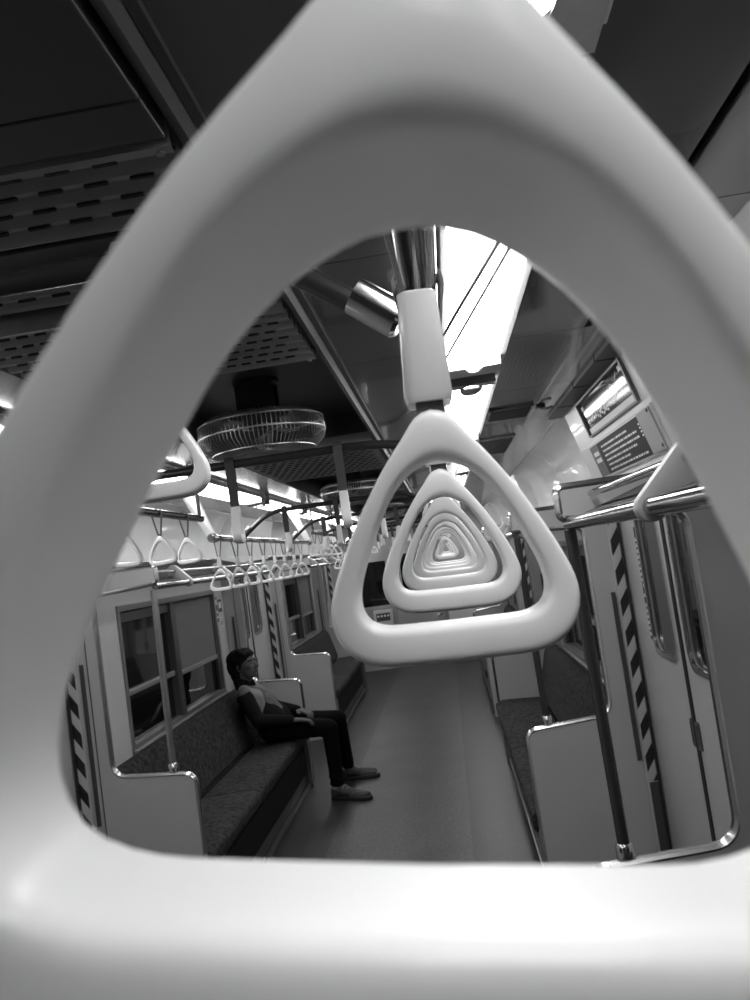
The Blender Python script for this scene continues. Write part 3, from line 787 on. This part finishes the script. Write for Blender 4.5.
# ------------------------------------------------------------------ far end of the car
we = thing('window_7', (-.70, YE, .93), 'large dark window in the far end wall, left half', 'window', kind='structure')
fe = lambda u, v_, d: (u, d, v_)
MB().ring_plate(rrect(-1.0,-.38,.92,1.68,.03,4), rrect(-.96,-.42,.965,1.64,.02,4), fe, YE-.02, YE-.001).build('window_frame', M['endwall'], we)
MB().box(-.97, -.41, YE-.008, YE-.002, .955, 1.65).build('pane', M['pane'], we, False)
de = thing('door_7', (0, YE, 0), 'narrow end door with a dark pane in far end wall', 'door', kind='structure')
MB().ring_plate([(-.33,.0),(.37,.0),(.37,1.85),(-.33,1.85)], [(-.2,.95),(.24,.95),(.24,1.7),(-.2,1.7)], fe, YE-.03, YE-.001).build('door_leaf', M['partition'], de, False)
MB().box(-.21, .25, YE-.012, YE-.006, .94, 1.71).build('pane', M['pane'], de, False)
MB().tube(rpath([(.27,YE-.03,.70),(.27,YE-.06,.70),(.34,YE-.06,.73),(.34,YE-.03,.73)], [0,.01,.01,0], 4), .009, 8).build('door_handle', M['chrome'], de)
cb = thing('control_box', (-.555, YE-.03, .78), 'grey control box with row of round switches under the far end window', 'control box')
MB().box(-.70, -.41, YE-.10, YE-.001, .66, .90).build('body', M['lgrey'], cb, False, .006)
MB().box(-.66, -.45, YE-.104, YE-.0995, .735, .855).build('switch_panel', M['dgrey'], cb, False, .002)
for k in range(4): MB().lathe([(.0001,YE-.12),(.014,YE-.118),(.016,YE-.104),(.0001,YE-.1035)], (-.63+.05*k, 0, .81), 12, 'y').build('switch', M['tape_w'], cb)
ec = thing('equipment_cabinet', (.82, YE-.1, 0), 'low pale equipment cabinet against the far end wall, right', 'cabinet')
MB().box(.42, 1.27, YE-.25, YE-.001, .0, .86).build('body', M['partition'], ec, False, .008)
for k in range(2): 
    dr = MB().box(.44+k*.415, .835+k*.415, YE-.262, YE-.2495, .05, .84).build('door', M['lgrey'], ec, False, .004)
    MB().tube(rpath([(.80+k*.08,YE-.262,.62),(.80+k*.08,YE-.285,.62),(.80+k*.08,YE-.285,.72),(.80+k*.08,YE-.262,.72)], [0,.01,.01,0], 4), .007, 8).build('handle', M['chrome'], dr)

# ------------------------------------------------------------------ the seated man
def remesh(mb, name, m, parent, vox, sm=6, fac=.5):
    o = mb.build(name+'_raw', m)
    r = o.modifiers.new('r', 'REMESH'); r.mode = 'VOXEL'; r.voxel_size = vox; r.use_smooth_shade = True
    s = o.modifiers.new('s', 'SMOOTH'); s.factor = fac; s.iterations = sm
    bpy.context.view_layer.update()
    dg = bpy.context.evaluated_depsgraph_get()
    me = bpy.data.meshes.new_from_object(o.evaluated_get(dg)); me.name = name
    bpy.data.objects.remove(o)
    off = Vector((0,0,0)); q = parent
    while q is not None: off += q.location; q = q.parent
    for v_ in me.vertices: v_.co -= off
    me.polygons.foreach_set('use_smooth', [True]*len(me.polygons))
    n = bpy.data.objects.new(name, me); C.objects.link(n); n.parent = parent
    if not me.materials: me.materials.append(m)
    return n
V = Vector
man = thing('person', (-.88, 6.24, 0), 'person in grey vest, black sleeves and dark trousers slouching on the left bench', 'person')
pel = V((-.880,6.24,.590)); ch = V((-1.012,6.22,.78)); nb_ = V((-1.075,6.215,.905)); hc = V((-1.062,6.19,1.046))
shR, shL = V((-1.056,6.055,.852)), V((-1.056,6.385,.852))
elR, wrR = V((-.955,5.985,.665)), V((-.735,6.065,.628)); elL, wrL = V((-.93,6.455,.68)), V((-.735,6.335,.650))
hpR, knR, anR = V((-.885,6.15,.570)), V((-.50,6.21,.517)), V((-.495,6.215,.085))
hpL, knL, anL = V((-.885,6.33,.570)), V((-.47,6.50,.522)), V((-.475,6.70,.10))
# head frame
yaw, pit = -.30, .12
f = V((math.cos(yaw)*math.cos(pit), math.sin(yaw)*math.cos(pit), math.sin(pit))); sd = V((0,0,1)).cross(f).normalized(); up = f.cross(sd)
RH = Matrix((f, sd, up)).transposed()
H = lambda a, b, c: hc+f*a+sd*b+up*c
bd = MB()
bd.ell(H(-.008,0,.022), (.092,.072,.088), RH); bd.ell(H(.030,0,-.028), (.062,.058,.080), RH); bd.ell(H(.040,0,-.078), (.042,.040,.028), RH)
bd.cap(H(.084,0,.012), H(.110,0,-.022), .0075, .0125); bd.ell(H(.098,.010,-.026), (.010,.008,.008), RH); bd.ell(H(.098,-.010,-.026), (.010,.008,.008), RH)
bd.cap(H(.074,-.032,.026), H(.074,.032,.026), .009, .009); bd.ell(H(.086,0,-.052), (.012,.022,.006), RH); bd.ell(H(.083,0,-.063), (.012,.019,.007), RH)
bd.ell(H(.072,0,-.092), (.018,.018,.014), RH)
for k in (-1, 1):
    bd.ell(H(.055,k*.043,-.015), (.028,.018,.022), RH); bd.ell(H(-.006,k*.072,-.012), (.018,.009,.030), RH)
bd.cap(nb_-V((0,0,.02)), H(-.012,0,-.06), .055, .050)
bd.cap(pel, ch, .11, .11); bd.cap(ch+V((0,-.06,0)), ch+V((0,.06,0)), .09, .09); bd.cap(shR, shL, .05, .05); bd.cap(ch, nb_, .09, .05)
for (a, b, c) in ((shR, elR, wrR), (shL, elL, wrL)): bd.cap(a, b, .044, .034); bd.cap(b, c, .034, .023)
for (a, b, c) in ((hpR, knR, anR), (hpL, knL, anL)): bd.cap(a, b, .075, .05); bd.cap(b, c, .047, .031)
for (an, toe) in ((anR, V((-.27,6.125,.035))), (anL, V((-.275,6.735,.045)))): bd.cap(an-V((0,0,.03)), toe, .034, .02)
# hands: palm, four fingers of unequal length, thumb
def hand(w, d, side):
    d = d.normalized(); n = V((0,0,1)); n = (n-d*n.dot(d)).normalized(); l = n.cross(d)*side      # l points to the thumb side
    kn = w+d*.085
    for q in range(4):
        o = (1.5-q)*.0185
        bd.cap(w+d*.012+l*o*.6, kn+l*o, .0125, .0115)
        L = (.040,.045,.042,.032)[q]; b0 = kn+l*o
        b1 = b0+d*L+n*(-.006); b2 = b1+(d*.75-n*.65).normalized()*L*.6; b3 = b2+(d*.35-n*.93).normalized()*L*.42
        bd.cap(b0, b1, .0098, .0088, 10); bd.cap(b1, b2, .0088, .0080, 10); bd.cap(b2, b3, .0080, .0070, 10)
    t0 = w+d*.022+l*.022; t1 = t0+(d*.7+l*.7).normalized()*.036; t2 = t1+(d*.95+l*.2-n*.2).normalized()*.030
    bd.cap(t0, t1, .0125, .0102, 10); bd.cap(t1, t2, .0102, .0082, 10)
hand(wrR, V((.13,.035,-.020)), 1); hand(wrL, V((.09,-.075,-.012)), -1)
body = remesh(bd, 'body', M['skin'], man, .0048, 4)
# eyes
for k in (-1, 1):
    e = MB().ell(H(.070,k*.030,.004), (.011,.014,.009), RH, 12, 8).build('eye', M['eye'], man)
    MB().ell(H(.078,k*.030,.003), (.004,.0055,.0055), RH, 10, 6).build('iris', M['iris'], e)
    MB().cap(H(.083,k*.016,.026), H(.074,k*.046,.024), .0045, .0035, 8).build('eyebrow', M['hair'], man)
# hair
hr = MB(); hr.ell(H(-.026,0,.048), (.104,.088,.080), RH); hr.ell(H(-.060,0,.0), (.072,.084,.090), RH); hr.ell(H(-.062,0,-.060), (.056,.068,.060), RH)
for k in range(-4, 5): hr.cap(H(.02,k*.016,.098), H(.068-abs(k)*.003,k*.016,.070+.004*(k % 2)), .022, .012, 10)
for k in (-1, 1): hr.cap(H(.02,k*.066,.05), H(.005,k*.074,-.02), .018, .010, 10)
for q in range(26):
    a = random.uniform(-PI*.9, PI*.9); b = random.uniform(.1, 1.2)
    c = V((-.02+.095*math.cos(a)*math.cos(b), .080*math.sin(a)*math.cos(b), .045+.076*math.sin(b)))
    if c.x > .05 and c.z < .06: continue
    hr.ell(H(*c), (.020,.016,.012), RH, 10, 6)
remesh(hr, 'hair', M['hair'], man, .005, 3)
# clothes
tr = MB()
tr.cap(hpR+V((-.02,0,.01)), hpL+V((-.02,0,.01)), .105, .105); tr.cap(pel+V((-.0,0,.004)), pel+V((-.05,0,.05)), .12, .115)
for (a, b, c, kk) in ((hpR, knR, anR, 0), (hpL, knL, anL, 1)):
    tr.cap(a, b, .090, .063); tr.cap(b, c+V((0,0,.035)), .060, .050)
    dv = (c-b).normalized()
    for q in range(3): tr.ell(b+(c-b)*(.80+.06*q)+V((.012*(q % 2)-.006,-.012,0)), (.052,.050,.014), None, 14, 8)
    tr.ell(b+V((-.045,0,-.035)), (.04,.055,.028)); tr.ell(b+(a-b)*.25+V((0,0,.045)), (.05,.05,.02))
remesh(tr, 'trousers', M['trousers'], man, .0085, 3)
sl = MB()
for (a, b, c) in ((shR, elR, wrR), (shL, elL, wrL)):
    sl.cap(a+V((.01,0,-.03)), b, .062, .050); sl.cap(b, c-(c-b).normalized()*.012, .050, .036)
    for q in range(4): sl.ell(a+(b-a)*(.35+.18*q), (.056,.054,.014))
    for q in range(3): sl.ell(b+(c-b)*(.15+.25*q), (.018,.046,.044))
sl.cap(pel+V((-.02,-.06,.03)), ch+V((-.02,-.03,-.05)), .113, .108); sl.cap(pel+V((-.02,.06,.03)), ch+V((-.02,.03,-.05)), .113, .108)
sl.cap(nb_+V((-.01,-.035,.0)), nb_+V((-.01,.035,.0)), .06, .06); sl.cap(nb_+V((-.035,-.035,.03)), nb_+V((-.035,.035,.03)), .045, .045); sl.cap(nb_+V((.03,0,-.005)), nb_+V((.055,0,-.06)), .045, .035)
jk = remesh(sl, 'jacket', M['jacket'], man, .0075, 3); jk['label'] = 'black long-sleeved hooded top'
ve = MB()
ve.cap(ch+V((.012,-.075,-.115)), ch+V((.0,-.085,.015)), .088, .082); ve.cap(ch+V((.012,.075,-.115)), ch+V((.0,.085,.015)), .088, .082)
ve.cap(ch+V((.0,-.09,.01)), V((-1.06,6.10,.868)), .078, .047); ve.cap(ch+V((.0,.09,.01)), V((-1.06,6.34,.868)), .078, .047)
ve.cap(ch+V((.02,0,-.11)), ch+V((.008,0,.0)), .098, .092)
vs_ = remesh(ve, 'vest', M['vest'], man, .0075, 3); vs_['label'] = 'pale grey padded vest'
MB().tube([nb_+V((.085,-.045,-.06)), ch+V((.098,-.05,.04)), ch+V((.112,-.045,-.06)), ch+V((.118,-.04,-.11))], .0022, 6).build('drawstring', M['lace'], man)
# sneakers
def sneaker(heel, toe):
    heel, toe = V(heel), V(toe); d = (toe-heel).normalized(); l = V((0,0,1)).cross(d); L = (toe-heel).length
    base = lambda a, b, z: heel+d*a*L+l*b+V((0,0,z))
    wd = [(0,.020),(.04,.030),(.15,.036),(.35,.036),(.55,.043),(.75,.049),(.9,.040),(.97,.026),(1.0,.010)]
    poly = [(a, w) for a, w in wd]+[(a, -w) for a, w in wd[::-1]]
    so = MB().prism(poly, lambda a, b, z: base(a, b, z), .0005, .028)
    u = MB()
    u.ell(base(.13,0,.055), (.045,.036,.045)); u.ell(base(.22,0,.075), (.055,.036,.040))
    u.cap(base(.25,0,.065), base(.60,0,.042), .038, .032); u.cap(base(.55,-.010,.036), base(.84,-.006,.030), .032, .026); u.cap(base(.55,.010,.036), base(.84,.006,.030), .032, .026)
    up_ = remesh(u, 'sneaker', M['shoe'], man, .005, 3)
    so.build('sole', M['sole'], up_, True, .004)
    lc = MB()
    for q in range(4):
        a = .36+.075*q; z = .100-.014*q
        lc.tube([base(a-.03,-.028,z-.022), base(a,-.012,z), base(a+.01,.012,z+.001), base(a+.03,.028,z-.022)], .0034, 6)
    lc.build('laces', M['lace'], up_)
    MB().cap(base(.16,0,.085), base(.155,0,.125), .040, .042).build('sock', M['sock'], up_)
sneaker((-.550,6.235,0), (-.245,6.10,0)); sneaker((-.525,6.72,0), (-.235,6.715,0))

# ------------------------------------------------------------------ world, camera, view
w = bpy.data.worlds.new('night'); bpy.context.scene.world = w; w.use_nodes = True
w.node_tree.nodes['Background'].inputs[0].default_value = (.01, .01, .01, 1); w.node_tree.nodes['Background'].inputs[1].default_value = .3

F, cyaw, cpit, crol = 847.95, -.0739, .0689, .1419
fw = V((math.sin(cyaw)*math.cos(cpit), math.cos(cyaw)*math.cos(cpit), math.sin(cpit))); rt = V((math.cos(cyaw), -math.sin(cyaw), 0)); u0 = rt.cross(fw)
r2 = rt*math.cos(crol)-u0*math.sin(crol); u2 = rt*math.sin(crol)+u0*math.cos(crol)
cam = bpy.data.cameras.new('camera'); co = bpy.data.objects.new('camera', cam); C.objects.link(co)
m4 = Matrix((r2, u2, -fw)).transposed().to_4x4(); m4.translation = V((.5256, 0, 1.68)); co.matrix_world = m4
cam.sensor_fit = 'HORIZONTAL'; cam.sensor_width = 36; cam.lens = F*36/750
cam.clip_start = .005; cam.clip_end = 60
cam.dof.use_dof = True; cam.dof.focus_distance = 1.0; cam.dof.aperture_fstop = 38
sc_ = bpy.context.scene; sc_.camera = co
sc_.view_settings.view_transform = 'Standard'; sc_.view_settings.look = 'None'; sc_.view_settings.gamma = 1; sc_.view_settings.use_curve_mapping = False
sc_.view_settings.exposure = 0.30
